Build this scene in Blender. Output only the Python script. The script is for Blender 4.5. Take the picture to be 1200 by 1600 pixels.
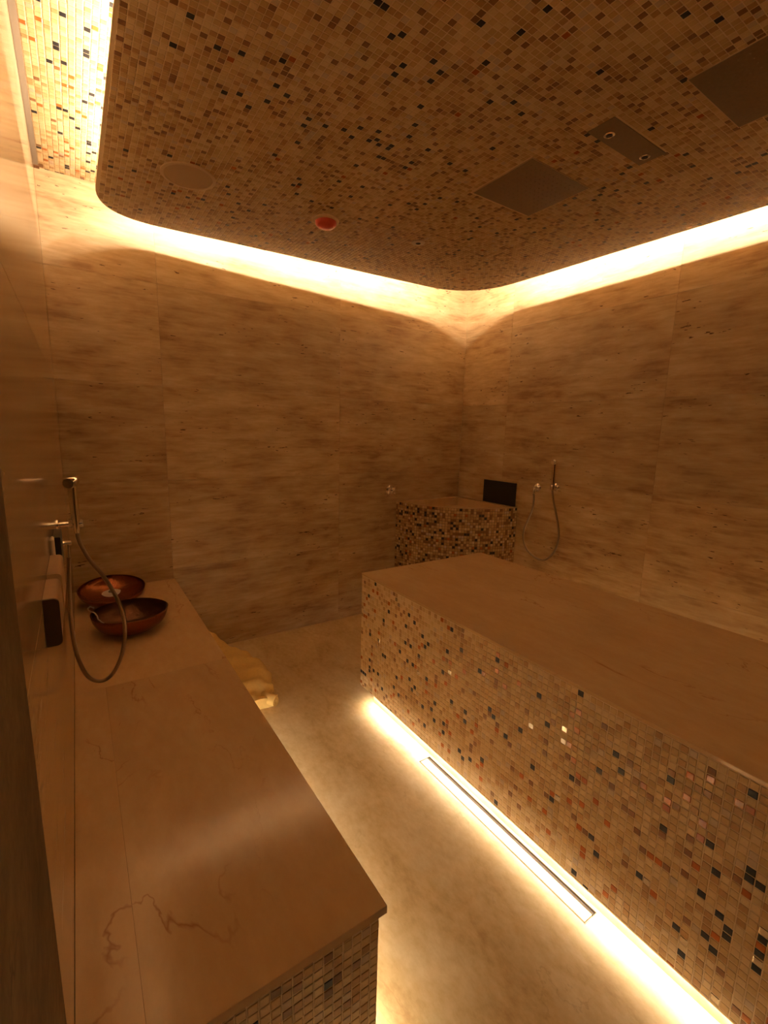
import bpy, math, random
from mathutils import Vector, Matrix

for o in list(bpy.data.objects):
    bpy.data.objects.remove(o)
C = bpy.context.scene.collection
S = bpy.context.scene
random.seed(7)

# ------------------------------------------------------------ camera
CAMZ = 1.4
RT = Vector((0.83344497, -0.552069, 0.02427558))
UP = Vector((0.07553932, 0.15733696, 0.98465166))
FW = Vector((0.54741511, 0.81881921, -0.17283461))
F_PX = 717.6
cd = bpy.data.cameras.new('camera')
cd.sensor_fit = 'VERTICAL'; cd.sensor_height = 32; cd.sensor_width = 24
cd.lens = F_PX / 1600 * 32; cd.clip_start = .01; cd.clip_end = 50
cam = bpy.data.objects.new('camera', cd); C.objects.link(cam)
cam.matrix_world = Matrix(((RT.x, UP.x, -FW.x, 0), (RT.y, UP.y, -FW.y, 0), (RT.z, UP.z, -FW.z, CAMZ), (0, 0, 0, 1)))
S.camera = cam

# ------------------------------------------------------------ world, exposure, light colours
w = bpy.data.worlds.new('world'); S.world = w; w.use_nodes = True
w.node_tree.nodes['Background'].inputs[0].default_value = (0, 0, 0, 1)
S.view_settings.view_transform = 'Standard'; S.view_settings.look = 'None'
S.view_settings.gamma = 1; S.view_settings.use_curve_mapping = False
S.view_settings.exposure = 0.0
COVE = 310.0        # cove strips above the hanging panel
PLINTH = 118.0      # strips below the benches
BENCH = 250.0      # strip below the left bench
LEDCOL = (1.0, .85, .65)

# ------------------------------------------------------------ room numbers (metres)
XL, XR, YB, YF = -.0686, 2.696, 2.898, -.8
ZC, ZP = 2.573, 2.40
HL, HR = .498, .68

# ------------------------------------------------------------ materials
def mat(name):
    m = bpy.data.materials.new(name); m.use_nodes = True
    nt = m.node_tree; b = nt.nodes['Principled BSDF']
    return m, nt, b
def nd(nt, t, **kw):
    n = nt.nodes.new(t)
    for k, v in kw.items():
        if k.startswith('i_'):
            key = k[2:]
            n.inputs[int(key) if key.isdigit() else key].default_value = v
        else: setattr(n, k, v)
    return n
def lk(nt, a, b): nt.links.new(a, b)
def plain(name, col, rough=.5, metal=0., spec=.5, coat=0., bump=0., bscale=200., var=0.):
    m, nt, b = mat(name)
    b.inputs['Base Color'].default_value = (*col, 1); b.inputs['Roughness'].default_value = rough
    b.inputs['Metallic'].default_value = metal; b.inputs['Specular IOR Level'].default_value = spec
    b.inputs['Coat Weight'].default_value = coat
    g = nd(nt, 'ShaderNodeNewGeometry')
    if var:
        n = nd(nt, 'ShaderNodeTexNoise', i_Scale=90.0, i_Detail=4.0); lk(nt, g.outputs['Position'], n.inputs['Vector'])
        mx = nd(nt, 'ShaderNodeMixRGB', blend_type='MIX')
        mx.inputs[1].default_value = (*[c*(1-var) for c in col], 1); mx.inputs[2].default_value = (*[min(1, c*(1+var)) for c in col], 1)
        lk(nt, n.outputs['Fac'], mx.inputs[0]); lk(nt, mx.outputs[0], b.inputs['Base Color'])
    if bump:
        n2 = nd(nt, 'ShaderNodeTexNoise', i_Scale=bscale, i_Detail=3.0); lk(nt, g.outputs['Position'], n2.inputs['Vector'])
        bp = nd(nt, 'ShaderNodeBump', i_Strength=bump, i_Distance=.002); lk(nt, n2.outputs['Fac'], bp.inputs['Height'])
        lk(nt, bp.outputs[0], b.inputs['Normal'])
    return m
def ramp(nt, stops):
    r = nd(nt, 'ShaderNodeValToRGB'); e = r.color_ramp.elements
    while len(e) < len(stops): e.new(.5)
    for k, (p, c) in enumerate(stops):
        e[k].position = p; e[k].color = (*c, 1) if len(c) == 3 else c
    return r
def tone_node(nt):
    a = nd(nt, 'ShaderNodeAttribute', attribute_type='OBJECT', attribute_name='tone')
    return a.outputs['Fac']
def mth(nt, op, a, b=None, clamp=False):
    n = nd(nt, 'ShaderNodeMath', operation=op, use_clamp=clamp)
    for i, v in enumerate((a, b)):
        if v is None: continue
        if isinstance(v, (int, float)): n.inputs[i].default_value = v
        else: lk(nt, v, n.inputs[i])
    return n.outputs[0]

def travertine_wall(name, rough=.42, cols=None, pits=1.0):
    """vein-cut travertine: bedding runs level, pits along the bedding"""
    m, nt, b = mat(name)
    g = nd(nt, 'ShaderNodeNewGeometry'); sp = nd(nt, 'ShaderNodeSeparateXYZ'); lk(nt, g.outputs['Position'], sp.inputs[0])
    s = mth(nt, 'ADD', sp.outputs[0], sp.outputs[1]); t = tone_node(nt)
    def vec(a, c):
        cv = nd(nt, 'ShaderNodeCombineXYZ'); lk(nt, mth(nt, 'MULTIPLY', s, a), cv.inputs[0])
        lk(nt, mth(nt, 'MULTIPLY', t, 37.0), cv.inputs[1]); lk(nt, mth(nt, 'MULTIPLY', sp.outputs[2], c), cv.inputs[2]); return cv.outputs[0]
    n1 = nd(nt, 'ShaderNodeTexNoise', i_Scale=1.0, i_Detail=7.0, i_Roughness=.62, i_Distortion=.35); lk(nt, vec(4.2, 22.0), n1.inputs['Vector'])
    n2 = nd(nt, 'ShaderNodeTexNoise', i_Scale=1.0, i_Detail=5.0, i_Roughness=.6); lk(nt, vec(9.0, 75.0), n2.inputs['Vector'])
    n3 = nd(nt, 'ShaderNodeTexNoise', i_Scale=1.0, i_Detail=6.0, i_Roughness=.6); lk(nt, vec(2.6, 4.5), n3.inputs['Vector'])
    f = mth(nt, 'ADD', mth(nt, 'MULTIPLY', n1.outputs['Fac'], .42), mth(nt, 'MULTIPLY', n2.outputs['Fac'], .20))
    f = mth(nt, 'ADD', f, mth(nt, 'MULTIPLY', n3.outputs['Fac'], .38))
    cols = cols or [(.38, (.34, .195, .085)), (.46, (.50, .335, .17)), (.54, (.60, .43, .235)), (.64, (.71, .555, .35))]
    r = ramp(nt, cols); lk(nt, f, r.inputs[0])
    # slab tone
    tv = mth(nt, 'ADD', mth(nt, 'MULTIPLY', t, .28), .80)
    mul = nd(nt, 'ShaderNodeVectorMath', operation='SCALE'); lk(nt, r.outputs[0], mul.inputs[0]); lk(nt, tv, mul.inputs['Scale'])
    # pits
    p1 = nd(nt, 'ShaderNodeTexNoise', i_Scale=1.0, i_Detail=2.0); lk(nt, vec(20.0, 100.0), p1.inputs['Vector'])
    p2 = nd(nt, 'ShaderNodeTexNoise', i_Scale=1.0, i_Detail=2.0); lk(nt, vec(4.5, 9.0), p2.inputs['Vector'])
    pm = mth(nt, 'MULTIPLY', mth(nt, 'GREATER_THAN', p1.outputs['Fac'], .70 - .01*pits), mth(nt, 'GREATER_THAN', p2.outputs['Fac'], .55))
    mx = nd(nt, 'ShaderNodeMixRGB'); lk(nt, pm, mx.inputs[0]); lk(nt, mul.outputs[0], mx.inputs[1]); mx.inputs[2].default_value = (.12, .055, .02, 1)
    lk(nt, mx.outputs[0], b.inputs['Base Color'])
    rr = mth(nt, 'ADD', mth(nt, 'MULTIPLY', n2.outputs['Fac'], .04), rough - .02); lk(nt, rr, b.inputs['Roughness'])
    h = mth(nt, 'SUBTRACT', mth(nt, 'MULTIPLY', n2.outputs['Fac'], .25), mth(nt, 'MULTIPLY', pm, 1.0))
    bp = nd(nt, 'ShaderNodeBump', i_Strength=.35, i_Distance=.0015); lk(nt, h, bp.inputs['Height']); lk(nt, bp.outputs[0], b.inputs['Normal'])
    return m

def marble(name, cols, vein, rough=.25, vscale=2.2, vein_amt=.8, cloud=2.0, stretch=(1, 1, 1)):
    """cross-cut stone: soft clouds with a few wandering thin veins"""
    m, nt, b = mat(name)
    g = nd(nt, 'ShaderNodeNewGeometry'); t = tone_node(nt)
    off = nd(nt, 'ShaderNodeCombineXYZ'); lk(nt, mth(nt, 'MULTIPLY', t, 23.0), off.inputs[2])
    ad = nd(nt, 'ShaderNodeVectorMath', operation='ADD'); lk(nt, g.outputs['Position'], ad.inputs[0]); lk(nt, off.outputs[0], ad.inputs[1])
    st = nd(nt, 'ShaderNodeVectorMath', operation='MULTIPLY'); lk(nt, ad.outputs[0], st.inputs[0]); st.inputs[1].default_value = stretch
    V = st.outputs[0]
    n1 = nd(nt, 'ShaderNodeTexNoise', i_Scale=cloud, i_Detail=8.0, i_Roughness=.6, i_Distortion=.4); lk(nt, V, n1.inputs['Vector'])
    n2 = nd(nt, 'ShaderNodeTexNoise', i_Scale=cloud*9, i_Detail=5.0, i_Roughness=.65); lk(nt, V, n2.inputs['Vector'])
    f = mth(nt, 'ADD', mth(nt, 'MULTIPLY', n1.outputs['Fac'], .66), mth(nt, 'MULTIPLY', n2.outputs['Fac'], .34))
    r = ramp(nt, cols); lk(nt, f, r.inputs[0])
    tv = mth(nt, 'ADD', mth(nt, 'MULTIPLY', t, .2), .88)
    mul = nd(nt, 'ShaderNodeVectorMath', operation='SCALE'); lk(nt, r.outputs[0], mul.inputs[0]); lk(nt, tv, mul.inputs['Scale'])
    v1 = nd(nt, 'ShaderNodeTexNoise', i_Scale=vscale, i_Detail=6.0, i_Roughness=.55, i_Distortion=.5); lk(nt, V, v1.inputs['Vector'])
    v2 = nd(nt, 'ShaderNodeTexNoise', i_Scale=vscale*1.7, i_Detail=2.0); lk(nt, V, v2.inputs['Vector'])
    d = mth(nt, 'ABSOLUTE', mth(nt, 'SUBTRACT', v1.outputs['Fac'], .5))
    line = mth(nt, 'SUBTRACT', 1.0, mth(nt, 'DIVIDE', d, .006), clamp=True)
    msk = mth(nt, 'MULTIPLY', mth(nt, 'SUBTRACT', v2.outputs['Fac'], .49), 8.0, clamp=True)
    lm = mth(nt, 'MULTIPLY', mth(nt, 'MULTIPLY', line, msk), vein_amt)
    mx = nd(nt, 'ShaderNodeMixRGB'); lk(nt, lm, mx.inputs[0]); lk(nt, mul.outputs[0], mx.inputs[1]); mx.inputs[2].default_value = (*vein, 1)
    lk(nt, mx.outputs[0], b.inputs['Base Color'])
    b.inputs['Roughness'].default_value = rough
    bp = nd(nt, 'ShaderNodeBump', i_Strength=.12, i_Distance=.001); lk(nt, n2.outputs['Fac'], bp.inputs['Height']); lk(nt, bp.outputs[0], b.inputs['Normal'])
    return m

M_wall = travertine_wall('travertine')
M_wall_polished = travertine_wall('polished_travertine', rough=.13)
M_pier = marble('dark_brown_stone', [(.3, (.06, .034, .014)), (.5, (.12, .070, .030)), (.7, (.19, .12, .055))], (.05, .03, .015), rough=.8, cloud=6)
M_pier.node_tree.nodes['Principled BSDF'].inputs['Specular IOR Level'].default_value = .12
M_floor = marble('floor_travertine', [(.34, (.46, .30, .13)), (.45, (.60, .43, .21)), (.58, (.70, .54, .31)), (.68, (.76, .62, .40))], (.36, .21, .09), rough=.45, cloud=3.6, vein_amt=.35, stretch=(1.5, .8, 1))
M_bench = marble('cream_marble', [(.30, (.55, .35, .17)), (.5, (.61, .41, .215)), (.70, (.68, .485, .275))], (.33, .14, .05), rough=.15, cloud=2.2, vscale=1.9, vein_amt=.7, stretch=(1.9, .75, 1))
M_grout = plain('grout', (.74, .58, .37), .8, bump=.3, bscale=500)
M_grout_dark = plain('brown_grout', (.17, .09, .04), .85, bump=.3, bscale=500)
M_chrome = plain('chrome', (.82, .78, .72), .08, 1)
M_hose = plain('hose_metal', (.34, .27, .20), .33, 1)
M_copper = plain('hammered_copper', (.27, .095, .038), .27, 1, bump=.9, bscale=70, var=.25)
M_steel = plain('brushed_steel', (.24, .19, .135), .42, 1, var=.15)
M_black = plain('black_plastic', (.008, .006, .006), .45)
M_dark = plain('slot_shade', (.03, .02, .012), .8)
M_white = plain('off_white_plastic', (.62, .52, .38), .45)
M_speaker = plain('tan_grille', (.50, .34, .19), .7, bump=.4, bscale=900)
M_speaker_rim = plain('tan_rim', (.60, .43, .25), .5)
M_red = plain('red_plastic', (.62, .07, .025), .4)
M_towel = plain('mustard_cloth', (.84, .59, .21), .95, bump=1.0, bscale=420, var=.12)
M_trim = plain('grey_trim', (.27, .23, .19), .6)
M_rust = plain('rust', (.22, .09, .03), .8)
M_brownbox = plain('brown_stone_box', (.36, .21, .10), .35, var=.15)
M_brownbox_dark = plain('dark_end_face', (.055, .027, .013), .5)
M_label = plain('paper_label', (.62, .58, .56), .6)
M_print = plain('label_print', (.12, .10, .10), .6)
M_silver = plain('crinkled_silver', (.5, .47, .44), .3, .8)
def emit(name, col, k):
    m, nt, b = mat(name); nt.nodes.remove(b); e = nd(nt, 'ShaderNodeEmission')
    e.inputs[0].default_value = (*col, 1); e.inputs[1].default_value = k
    lk(nt, e.outputs[0], nt.nodes['Material Output'].inputs[0]); return m
M_cove = emit('cove_led', LEDCOL, COVE)
M_plinth = emit('plinth_led', LEDCOL, PLINTH)
M_benchled = emit('bench_led', LEDCOL, BENCH)

# mosaic glass and stone chips
TILES = [
    plain('tile_cream', (.66, .49, .28), .5, spec=.25, var=.05), plain('tile_beige', (.60, .425, .22), .48, spec=.25, var=.07),
    plain('tile_tan', (.53, .355, .17), .45, spec=.25, var=.10), plain('tile_brown', (.42, .25, .105), .4, spec=.3, var=.12),
    plain('tile_dark_brown', (.22, .105, .042), .35, spec=.3, var=.15), plain('tile_slate', (.016, .015, .018), .4, spec=.2, var=.2),
    plain('tile_rust', (.42, .13, .03), .2, var=.15), plain('tile_lilac', (.54, .41, .29), .45, spec=.25, var=.08),
    plain('tile_pearl', (.85, .80, .72), .07, metal=.85)]
W_LIGHT = [23, 27, 24, 13, 3.0, 3.6, 3.2, 3.5, .8]
W_PANEL = [14, 24, 27, 19, 8.5, 2.0, .6, 4, 0]
W_BASIN = [4, 10, 22, 34, 18, 6, 2, 5, 0]

# ------------------------------------------------------------ mesh helpers
class MB:
    def __init__(s): s.v = []; s.f = []; s.m = []
    def add(s, vs, fs, mi=0):
        k = len(s.v); s.v += [tuple(v) for v in vs]; s.f += [tuple(i + k for i in f) for f in fs]; s.m += [mi]*len(fs); return s
    def box(s, x0, x1, y0, y1, z0, z1, mi=0, bev=0.):
        if bev <= 0:
            vs = [(x, y, z) for z in (z0, z1) for y in (y0, y1) for x in (x0, x1)]
            return s.add(vs, [(0, 2, 3, 1), (4, 5, 7, 6), (0, 1, 5, 4), (2, 6, 7, 3), (0, 4, 6, 2), (1, 3, 7, 5)], mi)
        b = bev; c = [(x0, x1), (y0, y1), (z0, z1)]; vs = []; idx = {}
        for sx in (0, 1):
            for sy in (0, 1):
                for sz in (0, 1):
                    for ax in range(3):
                        p = [c[0][sx], c[1][sy], c[2][sz]]; sg = (sx, sy, sz)
                        for a2 in range(3):
                            if a2 != ax: p[a2] += b if sg[a2] == 0 else -b
                        idx[(sx, sy, sz, ax)] = len(vs); vs.append(p)
        I = lambda sx, sy, sz, ax: idx[(sx, sy, sz, ax)]
        fs = []
        for ax in range(3):
            o = [a for a in range(3) if a != ax]
            for sd in (0, 1):
                q = []
                for (p1, p2) in ((0, 0), (1, 0), (1, 1), (0, 1)):
                    g = [0, 0, 0]; g[ax] = sd; g[o[0]] = p1; g[o[1]] = p2; q.append(I(*g, ax))
                fs.append(q)
            for p1 in (0, 1):
                for p2 in (0, 1):
                    g0 = [0, 0, 0]; g0[o[0]] = p1; g0[o[1]] = p2; g1 = list(g0); g1[ax] = 1
                    fs.append([I(*g0, o[0]), I(*g1, o[0]), I(*g1, o[1]), I(*g0, o[1])])
        for sx in (0, 1):
            for sy in (0, 1):
                for sz in (0, 1): fs.append([I(sx, sy, sz, a) for a in range(3)])
        return s.add(vs, fs, mi)
    def lathe(s, prof, seg=40, at=(0, 0, 0), axis=(0, 0, 1), mi=0, noise=0.):
        a = Vector(axis).normalized(); u = a.orthogonal().normalized(); w_ = a.cross(u); at = Vector(at); vs = []; fs = []; n = len(prof)
        for k in range(seg):
            t = 2*math.pi*k/seg
            for (r, h) in prof:
                rr = r*(1+noise*math.sin(5*t+h*60)*.5+noise*math.sin(9*t+1)*.3)
                vs.append(at + a*h + (u*math.cos(t) + w_*math.sin(t))*rr)
        for k in range(seg):
            for j in range(n-1):
                p = k*n+j; q = ((k+1) % seg)*n+j; fs.append((p, q, q+1, p+1))
        return s.add(vs, fs, mi)
    def tube(s, pts, r, seg=10, mi=0, caps=True):
        pts = [Vector(p) for p in pts]; n = len(pts); vs = []; fs = []; up = None
        for i, p in enumerate(pts):
            t = (pts[min(i+1, n-1)] - pts[max(i-1, 0)]).normalized()
            if up is None: up = t.orthogonal().normalized()
            up = (up - t*up.dot(t)).normalized(); bi = t.cross(up); rr = r(i) if callable(r) else r
            for k in range(seg):
                a = 2*math.pi*k/seg; vs.append(p + (up*math.cos(a) + bi*math.sin(a))*rr)
        for i in range(n-1):
            for k in range(seg):
                k2 = (k+1) % seg; fs.append((i*seg+k, i*seg+k2, (i+1)*seg+k2, (i+1)*seg+k))
        if caps: fs.append(tuple(range(seg))[::-1]); fs.append(tuple(range((n-1)*seg, n*seg)))
        return s.add(vs, fs, mi)
    def prism(s, poly, z0, z1, mi=0):
        n = len(poly); vs = [(x, y, z0) for x, y in poly] + [(x, y, z1) for x, y in poly]
        return s.add(vs, [tuple(range(n))[::-1], tuple(range(n, 2*n))] + [(i, (i+1) % n, (i+1) % n+n, i+n) for i in range(n)], mi)
    def obj(s, name, mats, parent=None, smooth=False, fix=True):
        me = bpy.data.meshes.new(name); me.from_pydata(s.v, [], s.f)
        if not isinstance(mats, (list, tuple)): mats = [mats]
        for m in mats: me.materials.append(m)
        if len(mats) > 1: me.polygons.foreach_set('material_index', s.m)
        if fix:
            import bmesh
            bm = bmesh.new(); bm.from_mesh(me); bmesh.ops.recalc_face_normals(bm, faces=bm.faces); bm.to_mesh(me); bm.free()
        if smooth:
            me.polygons.foreach_set('use_smooth', [True]*len(me.polygons))
            try: me.set_sharp_from_angle(angle=math.radians(40))
            except Exception: pass
        me.update()
        o = bpy.data.objects.new(name, me); C.objects.link(o)
        if parent: o.parent = parent; o.matrix_parent_inverse = Matrix.Translation(-parent.location)
        return o
def catmull(P, k=8):
    P = [Vector(p) for p in P]; out = []
    for i in range(len(P)-1):
        a, b, c, d = P[max(i-1, 0)], P[i], P[i+1], P[min(i+2, len(P)-1)]
        for j in range(k):
            t = j/k; out.append(.5*((2*b) + (c-a)*t + (2*a-5*b+4*c-d)*t*t + (3*b-a-3*c+d)*t**3))
    out.append(P[-1]); return out
def thing(name, label, cat, loc=(0, 0, 0), group=None):
    o = bpy.data.objects.new(name, None); C.objects.link(o); o.location = loc; o.empty_display_size = .05
    o['label'] = label; o['category'] = cat
    if group: o['group'] = group
    return o
def tag(o, label, cat, group=None):
    o['label'] = label; o['category'] = cat
    if group: o['group'] = group
    return o
def struct(o): o['kind'] = 'structure'; return o

def in_view(p):
    v = p - Vector((0, 0, CAMZ)); d = v.dot(FW)
    if d < .05: return None
    x = 600 + F_PX*v.dot(RT)/d; y = 800 - F_PX*v.dot(UP)/d
    return (x, y, d) if -5 < x < 1205 and -5 < y < 1605 else None

TS = .0200
def chip(mb_or_list, c, u, v, n, hu, hv, mi, h=.0011):
    """one little chip: top quad with bevelled edges, five faces"""
    iu, iv = hu*.84, hv*.84; q = []
    for (a, b_) in ((-1, -1), (1, -1), (1, 1), (-1, 1)): q.append(c + u*a*hu + v*b_*hv)
    for (a, b_) in ((-1, -1), (1, -1), (1, 1), (-1, 1)): q.append(c + u*a*iu + v*b_*iv + n*h)
    mb_or_list.add(q, [(4, 5, 6, 7), (0, 1, 5, 4), (1, 2, 6, 5), (2, 3, 7, 6), (3, 0, 4, 7)], mi)
_chip = {}
def chip_mesh(mi):
    if mi not in _chip:
        mb = MB(); chip(mb, Vector((0, 0, 0)), Vector((1, 0, 0)), Vector((0, 1, 0)), Vector((0, 0, 1)), .0090, .0090, 0)
        me = bpy.data.meshes.new('tile'); me.from_pydata(mb.v, [], mb.f); me.materials.append(TILES[mi]); me.update(); _chip[mi] = me
    return _chip[mi]
def pick(wts, rnd):
    t = rnd.random()*sum(wts)
    for i, x in enumerate(wts):
        t -= x
        if t <= 0: return i
    return 0
def mosaic(parent, cells, wts, seed, near=300):
    """cells: (centre, u, v, n, half_u, half_v). The chips that show largest are parts, the rest one joined part."""
    rnd = random.Random(seed); data = []
    for (c, u, v, n, hu, hv) in cells:
        mi = pick(wts, rnd); size = 0
        t1, t2 = rnd.gauss(0, .012), rnd.gauss(0, .012)
        n2 = (n + u*t1 + v*t2).normalized(); u2 = (u - n2*u.dot(n2)).normalized(); v2 = n2.cross(u2)
        if v2.dot(v) < 0: v2 = -v2
        c2 = c + u*rnd.gauss(0, .0003) + v*rnd.gauss(0, .0003) + n*abs(rnd.gauss(0, .0002))
        if hu > .0088 and hv > .0088:
            s = in_view(c)
            if s:
                w_ = Vector((0, 0, CAMZ)) - c; cs = n.dot(w_.normalized())
                if cs > .03: size = cs/(w_.length**2)
        data.append((size, c2, u2, v2, n2, hu, hv, mi))
    data.sort(key=lambda d: -d[0])
    mb = MB(); k = 0
    for i, (size, c, u, v, n, hu, hv, mi) in enumerate(data):
        if i < near and size > 0:
            o = bpy.data.objects.new('tile', chip_mesh(mi)); C.objects.link(o); o.parent = parent
            nn = u.cross(v)
            if nn.dot(n) < 0: u = -u; nn = -nn
            m = Matrix(((u.x, v.x, nn.x, c.x), (u.y, v.y, nn.y, c.y), (u.z, v.z, nn.z, c.z), (0, 0, 0, 1)))
            o.matrix_parent_inverse = Matrix.Translation(-parent.location); o.matrix_basis = m
        else: chip(mb, c, u, v, n, hu*.93/.93, hv, mi)
    if mb.v:
        o = mb.obj('mosaic_tiles', TILES, parent, fix=False); o['kind'] = 'stuff'
def grid(o, u, v, n, lu, lv, skip=None):
    """cells over a rectangle from corner o; edge chips are cut to fit"""
    o, u, v, n = Vector(o), Vector(u), Vector(v), Vector(n); out = []
    i = 0
    while i*TS < lu - .004:
        a0 = i*TS; a1 = min(a0+TS, lu); j = 0
        while j*TS < lv - .004:
            b0 = j*TS; b1 = min(b0+TS, lv); c = o + u*(a0+a1)/2 + v*(b0+b1)/2
            if not (skip and skip(c)): out.append((c, u, v, n, (a1-a0)/2-.0010, (b1-b0)/2-.0010))
            j += 1
        i += 1
    return out

# ============================================================ SETTING
def slabs(parent, mk, us, zs, seed, mats, tones=None, gap=.0003):
    rnd = random.Random(seed)
    for i in range(len(us)-1):
        for j in range(len(zs)-1):
            a, b_, c, d = us[i]+gap, us[i+1]-gap, zs[j]+gap, zs[j+1]-gap
            o = mk(a, b_, c, d).obj('slab', mats, parent)
            o['tone'] = tones.get((i, j), rnd.random()) if tones else rnd.random()
T_ = .02   # slab thickness
Z0 = 0.0
wb = struct(MB().box(XL-.12, XR+.12, YB+T_, YB+.12, -.1, ZC+.1).obj('wall_back', M_grout))
slabs(wb, lambda a, b_, c, d: MB().box(a, b_, YB, YB+T_, c, d, bev=.0004), [XL, .427, 1.546, XR], [Z0, .56, 1.09, 1.62, 2.155, ZC+.02], 3, M_wall,
      {(0, 0): .35, (0, 1): .5, (0, 2): .32, (0, 3): .62, (0, 4): .7, (1, 0): .45, (1, 1): .55, (1, 2): .72, (1, 3): .4, (1, 4): .8, (2, 0): .4, (2, 1): .3, (2, 2): .5, (2, 3): .75, (2, 4): .9})
wr = struct(MB().box(XR+T_, XR+.12, YF-.1, YB+T_, -.1, ZC+.1).obj('wall_right', M_grout))
slabs(wr, lambda a, b_, c, d: MB().box(XR, XR+T_, a, b_, c, d, bev=.0004), [YF, .18, 1.305, 2.42, YB], [Z0, .56, 1.08, 1.62, 2.155, ZC+.02], 5, M_wall,
      {(3, 4): .9, (3, 3): .85, (3, 2): .35, (3, 1): .4, (2, 4): .95, (2, 3): .45, (2, 2): .25, (2, 1): .55, (2, 0): .7, (1, 4): .7, (1, 3): .5, (1, 2): .1, (1, 1): .6, (1, 0): .3})
wl = struct(MB().box(XL-.12, XL-T_, YF-.1, YB+T_, -.1, ZC+.1).obj('wall_left', M_grout))
slabs(wl, lambda a, b_, c, d: MB().box(XL-T_, XL, a, b_, c, d, bev=.0002), [.604, 1.78, YB], [Z0, .56, 1.09, 1.62, 2.155, ZC+.02], 8, M_wall_polished)
pier = struct(MB().box(XL-T_+.0002, XL+.0025, YF, .603, 0, ZC-.0005, bev=.001).obj('wall_left_pier', M_pier)); pier['tone'] = .4  # dark stone pier at the near end of the left wall
wf = struct(MB().box(XL-.12, XR+.12, YF-.1, YF, -.1, ZC+.1).obj('wall_front', M_pier)); wf['tone'] = .5  # unseen wall, made dark so the chrome has something dark to reflect

fl = struct(MB().box(XL-.12, XR+.12, YF-.1, YB+.1, -.10, -.02).obj('floor', M_grout))
DX0, DX1, DY0, DY1 = 1.130, 1.190, .583, 1.372
mb = MB()   # one continuous stone floor with the drain opening left in it
for (a, b_, c, d) in ((XL, DX0, YF, YB), (DX1, XR, YF, YB), (DX0, DX1, YF, DY0), (DX0, DX1, DY1, YB)): mb.box(a, b_, c, d, -.02, 0)
o = mb.obj('stone_surface', M_floor, fl); o['tone'] = .62

cl = struct(MB().box(XL-.12, XR+.12, YF-.1, YB+.1, ZC+.0, ZC+.1).obj('ceiling', M_grout))
IN = .40
def skip_mid(c): return (XL+IN < c.x < XR-IN) and (c.y < YB-IN)
cells = grid((-.048, YF+.01, ZC), (1, 0, 0), (0, 1, 0), (0, 0, -1), XR+.046, YB-YF-.012, skip_mid)
mosaic(cl, cells, [38, 22, 14, 6, 2, 7, 5, 6, 0], 21)
tr = struct(MB().box(XL+.001, -.0495, .30, 2.862, ZC-.006, ZC-.0004).obj('trim_1', M_trim))
tr2 = MB().box(XL+.002, -.046, 2.863, 2.893, ZC-.007, ZC-.0004).obj('trim_end', M_rust, tr)

# ============================================================ HANGING CEILING PANEL
def rpoly(pts, rad, seg=10):
    out = []; n = len(pts)
    for i in range(n):
        p, a, c = Vector(pts[i]), Vector(pts[i-1]), Vector(pts[(i+1) % n]); r = rad[i]
        if r <= 0: out.append(tuple(p)); continue
        u = (a-p).normalized(); v = (c-p).normalized()
        s, e = p+u*r, p+v*r
        for k in range(seg+1):
            t = k/seg; out.append(tuple(s*(1-t)**2 + p*2*t*(1-t)*.5 + p*2*t*(1-t)*.5 + e*t*t))
    return out
def inset(poly, d):
    n = len(poly); out = []; P = [Vector(p) for p in poly]
    for i in range(n):
        t = (P[(i+1) % n]-P[i-1]).normalized(); nrm = Vector((t.y, -t.x)); out.append(tuple(P[i]-nrm*d))
    return out
PP = rpoly([(.164, -.42), (2.60, -.42), (2.530, 2.682), (.150, 2.800)], [.15, .2, .42, .30], 12)
hp = thing('ceiling_panel', 'large mosaic tiled ceiling panel with rounded corners hanging below the bright ceiling edge', 'ceiling panel', (1.35, 1.2, ZP))
MB().prism(PP, ZP+.0015, ZP+.006).obj('panel_board', M_grout, hp)
CORE = inset(PP, .11)
if sum(1 for p in CORE if abs(p[0]-1.35) < 1.0) and abs(CORE[0][0]-1.35) > abs(PP[0][0]-1.35): CORE = inset(PP, -.11)
MB().prism(CORE, ZP+.006, ZC).obj('panel_core', M_grout, hp)
def ribbon(poly, z0, z1, off, name, m, parent, closed=True):
    sgn = 1 if inset(poly, .01)[0][0] < poly[0][0] else -1
    P = inset(poly, off*sgn*(1 if True else 1)); n = len(P); mb = MB()
    for i in range(n if closed else n-1):
        a, b_ = P[i], P[(i+1) % n]; mb.add([(a[0], a[1], z0), (b_[0], b_[1], z0), (b_[0], b_[1], z1), (a[0], a[1], z1)], [(0, 1, 2, 3)])
    return mb.obj(name, m, parent, fix=False)
def cross2(a, b_): return a[0]*b_[1]-a[1]*b_[0]
def inside(c, poly, m=0.):
    x, y = c.x, c.y; n = len(poly); r = False; j = n-1
    for i in range(n):
        xi, yi = poly[i]; xj, yj = poly[j]
        if (yi > y) != (yj > y) and x < (xj-xi)*(y-yi)/(yj-yi)+xi: r = not r
        j = i
    return r
led = ribbon(CORE, ZP+.092, ZP+.102, .002, 'led_strip', M_cove, hp); led['label'] = 'glowing warm white strip above the panel edge'
PIN = inset(PP, .0085)
if abs(PIN[0][0]-1.35) > abs(PP[0][0]-1.35): PIN = inset(PP, -.0085)
RECTS = [(1.475, 1.825, 1.283, 1.588), (1.500, 1.828, .985, 1.080), (1.520, 1.868, .43, .780)]
DISCS = [(.462, 2.178, .105), (1.088, 2.195, .064), (1.608, 2.14, .036)]
def skip_panel(c):
    if not inside(c, PIN): return True
    for (x0, x1, y0, y1) in RECTS:
        if x0-.004 < c.x < x1+.004 and y0-.004 < c.y < y1+.004: return True
    for (x, y, r) in DISCS:
        if (c.x-x)**2+(c.y-y)**2 < (r-.006)**2: return True
    return False
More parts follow.
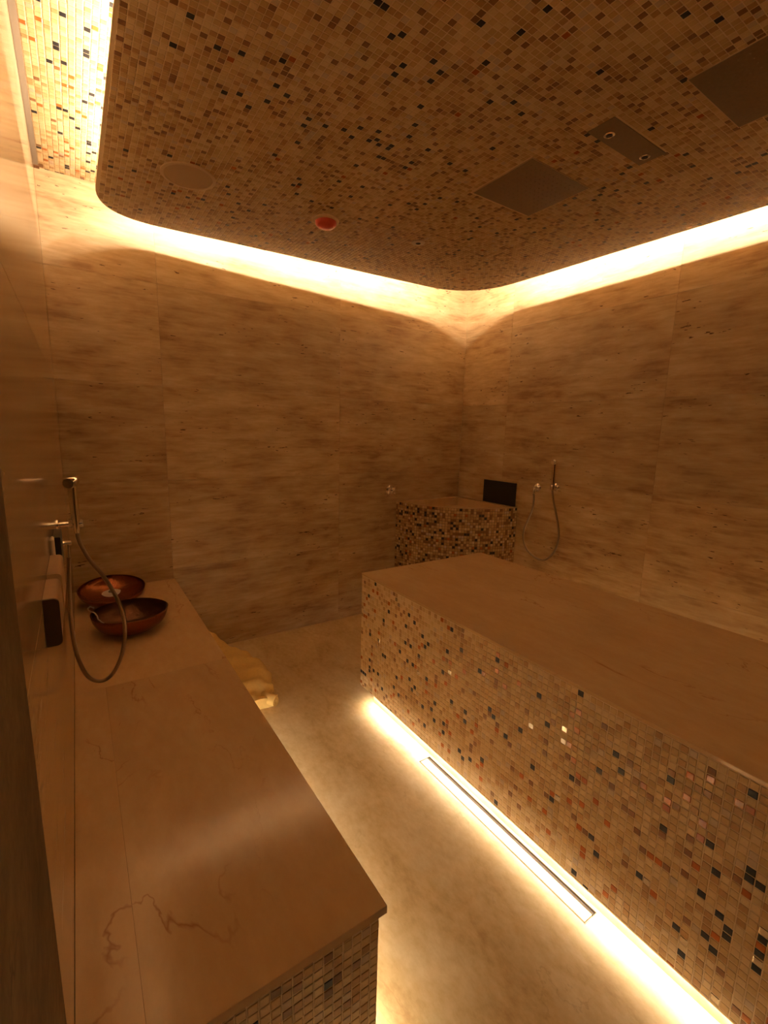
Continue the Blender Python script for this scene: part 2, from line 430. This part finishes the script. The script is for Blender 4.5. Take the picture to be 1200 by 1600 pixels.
mosaic(hp, grid((.1655, -.40, ZP+.0015), (1, 0, 0), (0, 1, 0), (0, 0, -1), 2.42, 3.2, skip_panel), W_PANEL, 33)

# fittings in the panel
def plate(mb, x0, x1, y0, y1, z, t): mb.box(x0, x1, y0, y1, z-t, z+.0015, bev=.0008)
def rain(name, label, r, nozzle_n):
    x0, x1, y0, y1 = r; cx, cy = (x0+x1)/2, (y0+y1)/2
    t = thing(name, label, 'shower head', (cx, cy, ZP), None)
    mb = MB(); plate(mb, x0, x1, y0, y1, ZP, .002); mb.obj('face_plate', M_steel, t)
    mb = MB(); e = .003
    for (a, b_, c, d) in ((x0-e, x1+e, y0-e, y0), (x0-e, x1+e, y1, y1+e), (x0-e, x0, y0, y1), (x1, x1+e, y0, y1)): mb.box(a, b_, c, d, ZP-.0015, ZP+.002)
    mb.obj('edge_frame', M_speaker_rim, t)
    mb = MB()
    for i in range(nozzle_n):
        for j in range(nozzle_n):
            X = x0+.03+(x1-x0-.06)*i/(nozzle_n-1); Y = y0+.03+(y1-y0-.06)*j/(nozzle_n-1)
            mb.lathe([(.0018, 0), (.0014, -.0012), (0, -.0012)], 6, (X, Y, ZP-.002))
    o = mb.obj('nozzles', M_steel, t); o['kind'] = 'stuff'
rain('rain_shower_head', 'square steel shower plate in the panel, the farther one from the camera', RECTS[0], 12)
rain('rain_shower_head', 'square steel shower plate cut off by the right edge of the photo', RECTS[2], 12)
x0, x1, y0, y1 = RECTS[1]
t = thing('nozzle_plate', 'narrow rectangular steel plate with two round jets between the square shower plates', 'shower plate', ((x0+x1)/2, (y0+y1)/2, ZP))
mb = MB(); plate(mb, x0, x1, y0, y1, ZP, .002); mb.obj('face_plate', M_steel, t)
for (X, Y) in ((1.567, 1.042), (1.785, 1.037)):
    j = MB().lathe([(.0175, 0), (.0175, -.003), (.0135, -.005), (.011, -.004), (.011, .002)], 24, (X, Y, ZP-.002)).obj('nozzle_ring', M_chrome, t, smooth=True)
    MB().lathe([(.0105, 0), (.006, -.0035), (0, -.004)], 16, (X, Y, ZP-.002)).obj('jet', M_black, j, smooth=True)
x, y, r = DISCS[0]
t = thing('ceiling_speaker', 'round tan ceiling speaker near the left edge of the panel', 'speaker', (x, y, ZP))
MB().lathe([(r, .0015), (r, -.003), (r-.004, -.005), (r-.012, -.005), (r-.014, -.002)], 48, (x, y, ZP)).obj('rim', M_speaker_rim, t, smooth=True)
MB().lathe([(r-.013, -.0025), (r*.5, -.0035), (0, -.004)], 48, (x, y, ZP)).obj('grille', M_speaker, t, smooth=True)
x, y, r = DISCS[1]
t = thing('fire_alarm', 'small red domed alarm with an off-white base on the panel', 'alarm', (x, y, ZP))
MB().lathe([(r, .0015), (r, -.006), (r*.9, -.010), (r*.80, -.010)], 36, (x, y, ZP)).obj('base', M_speaker_rim, t, smooth=True)
MB().lathe([(r*.80, -.009), (r*.78, -.022), (r*.62, -.032), (r*.3, -.036), (0, -.037)], 36, (x, y, ZP)).obj('red_cover', M_red, t, smooth=True)
x, y, r = DISCS[2]
t = thing('ceiling_sensor', 'tiny round tan fitting with a dark slot, right of the red alarm', 'sensor', (x, y, ZP))
MB().lathe([(r, .0015), (r, -.003), (r*.5, -.005), (.014, -.005)], 28, (x, y, ZP)).obj('ring', M_white, t, smooth=True)
MB().lathe([(.014, -.0045), (.010, -.001), (0, -.001)], 20, (x, y, ZP)).obj('dark_centre', M_black, t, smooth=True)

# ============================================================ ISLAND (right)
IX0, IX1, IY0, IY1 = 1.1764, 2.029, -.10, 1.950
t = thing('massage_platform', 'long free-standing mosaic clad stone platform with a plain stone top', 'platform', ((IX0+IX1)/2, .95, 0))
e = .0012
MB().box(IX0+e, IX1-e, IY0+e, IY1-e, .060, HR-.011).obj('body', M_grout, t)
slab = MB().box(IX0-.001, IX1+.001, IY0-.001, IY1+.001, HR-.011, HR, bev=.0015).obj('top_slab', M_bench, t); slab['tone'] = .25
pl = MB().box(IX0+.0235, IX1-.0235, IY0+.05, 1.85, 0, .060).obj('plinth', M_floor, t); pl['tone'] = .6
zt = HR-.0125
cells = grid((IX0+e, IY1, zt), (0, -1, 0), (0, 0, -1), (-1, 0, 0), IY1-IY0, zt-.060)
cells += grid((IX1, IY1-e, zt), (-1, 0, 0), (0, 0, -1), (0, 1, 0), IX1-IX0, zt-.060)
cells += grid((IX1-e, IY1, zt), (0, -1, 0), (0, 0, -1), (1, 0, 0), IY1-IY0, zt-.060)
cells += grid((IX0, IY0+e, zt), (1, 0, 0), (0, 0, -1), (0, -1, 0), IX1-IX0, zt-.060)
mosaic(t, cells, W_LIGHT, 44)
mb = MB(); mb.box(IX0+e, IX0+.003, IY0+e, IY1-e, .0562, .0599); mb.box(IX1-.003, IX1-e, IY0+e, IY1-e, .0562, .0599); mb.obj('led_hide_lip', M_grout, t)  # thin lip added to hide the glowing strip from the camera
mb = MB(); mb.box(IX0+.004, IX0+.012, IY0+.05, 1.85, .0570, .0597); mb.box(IX1-.016, IX1-.006, IY0+.05, 1.85, .0565, .0595)
o = mb.obj('led_strip', M_plinth, t); o['label'] = 'glowing warm white strip below the platform'

# ============================================================ LEFT BENCH
BX0, BX1, BY0, BY1 = XL+.0005, .434, .604, YB-.0005
t = thing('stone_bench', 'long stone topped bench with mosaic sides along the polished left wall', 'bench', (.18, 1.75, 0))
MB().box(BX0, BX1-.0105-e, BY0+.0105+e, BY1, .070, HL-.016).obj('body', M_grout, t)
for (a, b_, c, d, tn) in ((BX0, .0218, BY0, 1.75, .75), (.0220, BX1, BY0, 1.75, .35), (BX0, BX1, 1.7502, BY1, .85)):
    o = MB().box(a, b_, c, d, HL-.018, HL, bev=.0005 if a > 0 else .0003).obj('top_slab', M_bench, t); o['tone'] = tn
o = MB().box(BX0, BX1-.05, BY0+.06, BY1, 0, .070).obj('plinth', M_floor, t); o['tone'] = .6
zt = HL-.0185
cells = grid((BX1-.0105, BY0+.0105+e, zt), (-1, 0, 0), (0, 0, -1), (0, -1, 0), BX1-.0105-BX0, zt-.07)
cells += grid((BX1-.0105-e, BY0+.0105, zt), (0, 1, 0), (0, 0, -1), (1, 0, 0), BY1-BY0-.0105, zt-.07)
mosaic(t, cells, W_PANEL[:7]+[4, 0], 55)
mb = MB(); mb.box(BX1-.045, BX1-.035, BY0+.06, 1.95, .0665, .0695); mb.box(BX0+.02, BX1-.04, BY0+.03, BY0+.04, .0665, .0695)
o = mb.obj('led_strip', M_benchled, t); o['label'] = 'glowing warm white strip below the bench'

# ============================================================ CORNER BASIN
R0 = .645; HB = .865
t = thing('corner_basin', 'quarter-round mosaic clad water basin in the back right corner', 'basin', (2.45, 2.65, 0))
def arc(r, n=40, cx=XR-.0005, cy=YB-.0005): return [(cx - r*math.cos(a), cy - r*math.sin(a)) for a in [math.pi/2*k/n for k in range(n+1)]]
A0, A1 = arc(R0-e), arc(R0-.045); n = len(A0)
mb = MB(); vs = []
for (x, y) in A0: vs += [(x, y, 0), (x, y, HB)]
for (x, y) in A1: vs += [(x, y, .70), (x, y, HB)]
fs = []
for i in range(n-1):
    a = 2*i; b_ = 2*n+2*i; fs += [(a, a+2, a+3, a+1), (b_, b_+1, b_+3, b_+2), (a+1, a+3, b_+3, b_+1)]
fs += [(0, 1, 2*n+1, 2*n), (2*n-2, 4*n-2, 4*n-1, 2*n-1)]
mb.add(vs, fs).obj('body', M_grout_dark, t)
mb = MB().prism(A1[::-1]+[(XR-.0005, YB-.0005)], .79, .80); o = mb.obj('bowl_floor', M_bench, t); o['tone'] = .4
# stone rims: along both walls and around the curve
k = .05
mb = MB().box(XR-R0+.02, XR-.0005, YB-k, YB-.0005, .80, HB+.004, bev=.001); o = mb.obj('rim', M_bench, t); o['tone'] = .5
mb = MB().box(XR-k, XR-.0005, YB-R0+.02, YB-k-.0006, .80, HB+.004, bev=.001); o = mb.obj('rim', M_bench, t); o['tone'] = .6
R1, R2 = arc(R0-.002), arc(R0-.028); mb = MB(); vs = []
for (x, y) in R1: vs += [(x, y, HB), (x, y, HB+.004)]
for (x, y) in R2: vs += [(x, y, HB), (x, y, HB+.004)]
mb.add(vs, fs); o = mb.obj('rim', M_bench, t); o['tone'] = .3
cells = []; na = int(R0*math.pi/2/TS)
for i in range(na):
    a = math.pi/2*(i+.5)/na; nn = Vector((-math.cos(a), -math.sin(a), 0)); uu = Vector((math.sin(a), -math.cos(a), 0))
    for j in range(int((HB+.0005)/TS)):
        z = HB - (j+.5)*TS
        cells.append((Vector((XR-.0005, YB-.0005, z)) + nn*(R0-e), uu, Vector((0, 0, -1)), nn, R0*math.pi/2/na/2-.0012, TS/2-.0012))
mosaic(t, cells, W_BASIN, 66)

# black panel leaning on the basin rim against the right wall
o = MB().box(XR-.016, XR-.001, 2.27, 2.592, HB+.006, 1.045, bev=.002).obj('wall_panel', M_black)
tag(o, 'plain black rectangular panel on the right wall above the basin rim', 'panel')

# ============================================================ TAPS AND SHOWERS
t = thing('basin_tap', 'small round chrome tap on the back wall left of the basin', 'tap', (1.986, YB, .957))
cx, cz = 1.986, .957
MB().lathe([(0, 0), (.036, 0), (.036, .004), (.030, .009), (.017, .011)], 28, (cx, YB, cz), (0, -1, 0)).obj('rosette', M_chrome, t, smooth=True)
MB().lathe([(.017, .009), (.017, .030), (.021, .033), (.021, .043), (.015, .048), (0, .049)], 24, (cx, YB, cz), (0, -1, 0)).obj('tap_body', M_chrome, t, smooth=True)
for k in range(4):
    a = math.pi/4+math.pi/2*k; d = Vector((math.cos(a), 0, math.sin(a))); c = Vector((cx, YB-.038, cz))
    MB().tube([c+d*.014, c+d*.026, c+d*.033], lambda i: (.0045, .005, .0055)[i], 10).obj('cross_handle', M_chrome, t, smooth=True)

# right hand shower
t = thing('hand_shower', 'slim chrome hand shower with looped hose on the right wall', 'shower', (XR, 1.96, 1.05))
oy, oz = 2.087, 1.034
MB().lathe([(0, 0), (.030, 0), (.030, .004), (.024, .010), (.012, .014), (.012, .034), (.009, .038), (0, .038)], 28, (XR, oy, oz), (-1, 0, 0)).obj('wall_outlet', M_chrome, t, smooth=True)
MB().tube([(XR-.028, oy, oz), (XR-.036, oy, oz-.006), (XR-.038, oy-.001, oz-.020), (XR-.038, oy-.002, oz-.034)], .0085, 12).obj('hose_nut', M_chrome, t, smooth=True)
hy, hz = 1.935, 1.055
MB().lathe([(0, 0), (.026, 0), (.026, .004), (.020, .010), (.010, .013), (.010, .030)], 28, (XR, hy, hz), (-1, 0, 0)).obj('holder_rosette', M_chrome, t, smooth=True)
MB().lathe([(.011, -.016), (.0155, -.014), (.0165, .012), (.012, .016)], 20, (XR-.040, hy, hz)).obj('holder_cup', M_chrome, t, smooth=True)
MB().lathe([(.010, -.02), (.012, 0), (.0135, .06), (.0145, .135), (.0155, .15), (.0155, .175), (.010, .185), (0, .186)], 20, (XR-.040, hy, hz)).obj('handset', M_chrome, t, smooth=True)
MB().lathe([(.0, -.012), (.013, -.012), (.0145, -.008), (.0145, .008), (.012, .012), (0, .012)], 20, (XR-.052, hy, hz+.165), (-1, 0, .15)).obj('spray_face', M_chrome, t, smooth=True)
HP = [(2.655, 2.085, .995), (2.655, 2.079, .959), (2.655, 2.085, .880), (2.658, 2.119, .795), (2.660, 2.146, .724), (2.662, 2.150, .656), (2.663, 2.128, .606), (2.664, 2.075, .558), (2.664, 1.990, .536), (2.664, 1.929, .562), (2.662, 1.877, .631), (2.66, 1.856, .718), (2.658, 1.866, .800), (2.656, 1.895, .898), (2.655, 1.922, .981), (2.655, 1.935, 1.042)]
def hose(P, r, name, m, parent):
    Q = catmull(P, 10)
    return MB().tube(Q, lambda i: r*(1+.06*(i % 2)), 10).obj(name, m, parent, smooth=True)
hose(HP, .0068, 'hose', M_hose, t)

# left hand shower (all of it hangs on the left wall, just proud of it)
Y0 = 1.72
t = thing('hand_shower', 'chrome hand shower with wide head and looped hose above the left bench', 'shower', (XL, Y0, 1.09))
MB().lathe([(0, 0), (.016, 0), (.016, .003), (.0075, .006), (.0075, .032)], 24, (XL, Y0, 1.09), (1, 0, 0)).obj('wall_mount', M_chrome, t, smooth=True)
MB().lathe([(0, .030), (.0125, .030), (.0135, .032), (.0135, .066), (.012, .068), (0, .068)], 24, (XL, Y0, 1.09), (1, 0, 0)).obj('holder', M_chrome, t, smooth=True)
hx = XL+.050
MB().tube([(hx, Y0-.004, 1.06), (hx, Y0-.004, 1.075), (hx-.001, Y0-.006, 1.13), (hx-.002, Y0-.008, 1.19), (hx-.002, Y0-.009, 1.213)], lambda i: (.0085, .0105, .0125, .013, .013)[i], 18).obj('handset', M_chrome, t, smooth=True)
a = Vector((-.45, -.88, -.10)).normalized()
c = Vector((hx-.002, Y0-.009, 1.222))
MB().lathe([(0, -.016), (.012, -.016), (.0165, -.012), (.0175, .018), (.0165, .021), (.012, .0215), (0, .0215)], 28, c, a).obj('shower_head', M_chrome, t, smooth=True)
MB().lathe([(0, .0222), (.0148, .0222), (.0148, .0205)], 28, c, a).obj('spray_face', M_steel, t, smooth=True)
# outlet elbow below
MB().box(XL+.0005, XL+.010, Y0-.010, Y0+.010, 1.028, 1.078, bev=.003).obj('bracket', M_chrome, t)
MB().lathe([(0, 0), (.012, 0), (.012, .003), (.0078, .006), (.0078, .030), (.006, .033), (0, .033)], 20, (XL, Y0-.005, 1.030), (1, 0, 0)).obj('elbow', M_chrome, t, smooth=True)
MB().tube([(XL+.022, Y0-.005, 1.028), (XL+.022, Y0-.006, 1.008), (XL+.022, Y0-.007, .980)], lambda i: (.0072, .0072, .0062)[i], 14).obj('hose_nut', M_chrome, t, smooth=True)
HP = [(-.0466, 1.712, .985), (-.051, 1.705, .928), (-.0545, 1.70, .850), (-.056, 1.70, .758), (-.053, 1.70, .69), (-.044, 1.70, .633), (-.028, 1.70, .582), (-.005, 1.70, .556), (.020, 1.70, .551), (.045, 1.70, .568), (.068, 1.70, .610), (.082, 1.70, .655), (.090, 1.70, .713), (.089, 1.70, .765), (.078, 1.70, .818), (.047, 1.70, .901), (.008, 1.702, .972), (-.014, 1.71, 1.03), (hx, Y0-.004, 1.064)]
hose(HP, .0060, 'hose', M_hose, t)

# rounded brown boxes fixed to the left wall
def rbox(y0, y1, z0, z1, x1, r=.009):
    """box on the left wall whose outer top and bottom corners are rounded"""
    x0 = XL+.0004; prof = [(x0, z0), (x1-r, z0)]
    for k in range(1, 7): a = -math.pi/2+math.pi/2*k/6; prof.append((x1-r+r*math.cos(a), z0+r+r*math.sin(a)))
    for k in range(7): a = math.pi/2*k/6; prof.append((x1-r+r*math.cos(a), z1-r+r*math.sin(a)))
    prof.append((x0, z1)); n = len(prof)
    vs = [(x, y0, z) for x, z in prof]+[(x, y1, z) for x, z in prof]
    return MB().add(vs, [tuple(range(n)), tuple(range(n, 2*n))[::-1]]+[(i, (i+1) % n, (i+1) % n+n, i+n) for i in range(n)])
X1 = -.0455
t = thing('wall_box', 'brown rounded box on the left wall with a dark end, nearer the camera', 'box', (XL, 1.0, 1.06))
rbox(.936, 1.060, 1.020, 1.104, X1).obj('box_body', M_brownbox, t, smooth=True)
rbox(.930, .9355, 1.0195, 1.1045, X1+.0004).obj('end_face', M_brownbox_dark, t, smooth=True)  # end face coloured far darker than the box body
t = thing('wall_box', 'brown rounded box on the left wall below the shower holder, the farther one', 'box', (XL, 1.17, 1.06))
rbox(1.085, 1.250, 1.020, 1.106, X1+.001).obj('box_body', M_brownbox, t, smooth=True)
rbox(1.0845, 1.0875, 1.0195, 1.1065, X1+.0016).obj('front_lip', M_speaker_rim, t, smooth=True)
MB().box(XL+.0005, XL+.0085, 1.27, 1.31, 1.085, 1.138, bev=.003).obj('pale_tab', M_white, t)
o = rbox(1.40, 1.52, 1.03, 1.115, XL+.017, .003).obj('wall_plate', M_black)
tag(o, 'small black block on the left wall directly below the chrome shower holder', 'block')

# ============================================================ BOWLS
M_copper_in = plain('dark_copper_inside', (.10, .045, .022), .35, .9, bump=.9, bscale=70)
def bowl(name, label, c, rr, h, rb, axis, inner_mat):
    t = thing(name, label, 'bowl', c)
    prof_o = []
    for k in range(13):
        s = k/12; prof_o.append((rb+(rr-rb)*math.sin(s*math.pi/2)**.85, h*(1-math.cos(s*math.pi/2))**.80))
    inner = [(max(r-.0022, 0), z+.0022) for r, z in prof_o][::-1]
    MB().lathe([(0, 0)]+prof_o+[(rr+.0012, h+.0012), inner[0]], 64, c, axis, noise=.012).obj('bowl_body', M_copper, t, smooth=True)
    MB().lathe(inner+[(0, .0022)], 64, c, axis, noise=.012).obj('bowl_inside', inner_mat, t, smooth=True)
    return t
B1 = (.145, 2.235, HL+.0005); B2 = (.098, 2.655, HL+.0095)
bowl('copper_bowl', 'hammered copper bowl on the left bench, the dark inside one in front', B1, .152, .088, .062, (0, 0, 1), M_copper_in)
AX = Vector((0, -.18, .98)).normalized()
t2 = bowl('copper_bowl', 'hammered copper bowl behind, with a round white label inside', B2, .150, .066, .032, AX, M_copper)
lx = Vector(B2)+AX.orthogonal()*0+Vector((-.004, .068, .0225)); LN = Vector((0, -.33, .94)).normalized()
MB().lathe([(.045, 0), (.045, .0008), (.012, .0008), (.012, 0)], 32, lx, LN).obj('round_label', M_label, t2)
MB().lathe([(.0115, 0), (.0115, .0009), (0, .0009)], 20, lx, LN).obj('label_centre', M_print, t2)
# silver crinkled strip hanging over the front bowl's left rim
P = [(.012, 2.325, HL+.094), (-.004, 2.330, HL+.101), (-.012, 2.318, HL+.097), (-.004, 2.296, HL+.090), (.008, 2.272, HL+.093), (.018, 2.255, HL+.083), (.022, 2.235, HL+.074), (.036, 2.225, HL+.058), (.05, 2.215, HL+.046)]
Q = catmull(P, 8); rnd = random.Random(5)
o = MB().tube([q+Vector((rnd.gauss(0, .0007), rnd.gauss(0, .0007), rnd.gauss(0, .0007))) for q in Q], lambda i: .0018+.0012*abs(math.sin(i*1.3)), 7).obj('silver_strip', M_silver)
tag(o, 'thin crinkled silver strip lying over the rim of the front bowl', 'strip')

# ============================================================ FLOOR DRAIN
t = thing('floor_drain', 'long narrow slot drain in the floor beside the mosaic platform', 'drain', ((DX0+DX1)/2, (DY0+DY1)/2, 0))
o = MB().box(DX0+.0045, DX1-.0175, DY0+.005, DY1-.005, -.015, .0002, bev=.0004).obj('stone_insert', M_floor, t); o['tone'] = .6
mb = MB(); a, b_, c, d = DX0+.0006, DX1-.0006, DY0+.0006, DY1-.0006; wth = .0014
mb.box(a, b_, c, c+wth, -.018, .0006); mb.box(a, b_, d-wth, d, -.018, .0006); mb.box(b_-wth, b_, c+wth, d-wth, -.018, .0006); mb.box(a, a+.0008, c+wth, d-wth, -.018, .0001)
mb.obj('steel_frame', M_steel, t)
MB().box(DX1-.012, DX1-.0022, DY0+.002, DY1-.002, -.018, -.0065).obj('slot_shade_fill', M_dark, t)  # dark bar filling the slot; its colour stands in for shade

# ============================================================ YELLOW TOWEL
def towel():
    rnd = random.Random(3); NU, NV = 96, 40; vs = []
    for i in range(NU+1):
        s = i/NU; y = 2.085+.76*s; x_l = .47; x_r = .745+.075*math.sin(min(1, s*2.6)*math.pi/2)-.26*max(0, s-.42)/.58
        hgt = .060+.155*s
        for j in range(NV):
            a = 2*math.pi*j/NV; ca, sa = math.cos(a), math.sin(a)
            wr_ = .011*math.sin(s*46+1.2*math.sin(a*2))*max(0, 1-abs(s-.22)*2.6)+.006*math.sin(s*21+a*3)+.006*math.sin(s*9+a*5)+.004*math.sin(s*63+a*7)
            ex = math.copysign(abs(ca)**.75, ca); ez = max(sa, 0)**.8 if sa > 0 else -.0
            x = (x_l+x_r)/2+(x_r-x_l)/2*ex*(1+wr_*2); z = .002+max(0, hgt*ez+wr_*(sa > .05))
            yy = y+.012*math.sin(a*3+s*7)*(1 if 0 < i < NU else .4)
            vs.append((x, yy, z))
    fs = []
    for i in range(NU):
        for j in range(NV):
            j2 = (j+1) % NV; fs.append((i*NV+j, i*NV+j2, (i+1)*NV+j2, (i+1)*NV+j))
    fs.append(tuple(range(NV))); fs.append(tuple(range(NU*NV, (NU+1)*NV))[::-1])
    t = thing('towel', 'crumpled mustard yellow towel on the floor beside the left bench', 'towel', (.63, 2.45, 0))
    MB().add(vs, fs).obj('towel_cloth', M_towel, t, smooth=True)
    # rolled end: a spiral of cloth
    ax = Vector((-.62, .78, 0)).normalized(); c = Vector((.752, 2.072, .0300)); u = Vector((0, 0, 1)); v = ax.cross(u); P = []
    n = 60; vs = []; fs = []
    for side in (0, 1):
        for k in range(n+1):
            a = 2*math.pi*2.1*k/n; r = .010+.0175*k/n
            for th in (0, .0062):
                vs.append(c+ax*(side*.16)+(u*math.cos(a)+v*math.sin(a))*(r+th-.003)*(1+.05*math.sin(a*3)))
    m = 2*(n+1)
    for k in range(n):
        p = 2*k
        fs += [(p, p+2, p+3, p+1), (m+p, m+p+1, m+p+3, m+p+2), (p, m+p, m+p+2, p+2), (p+1, p+3, m+p+3, m+p+1)]
    MB().add(vs, fs).obj('rolled_end', M_towel, t, smooth=True)
towel()
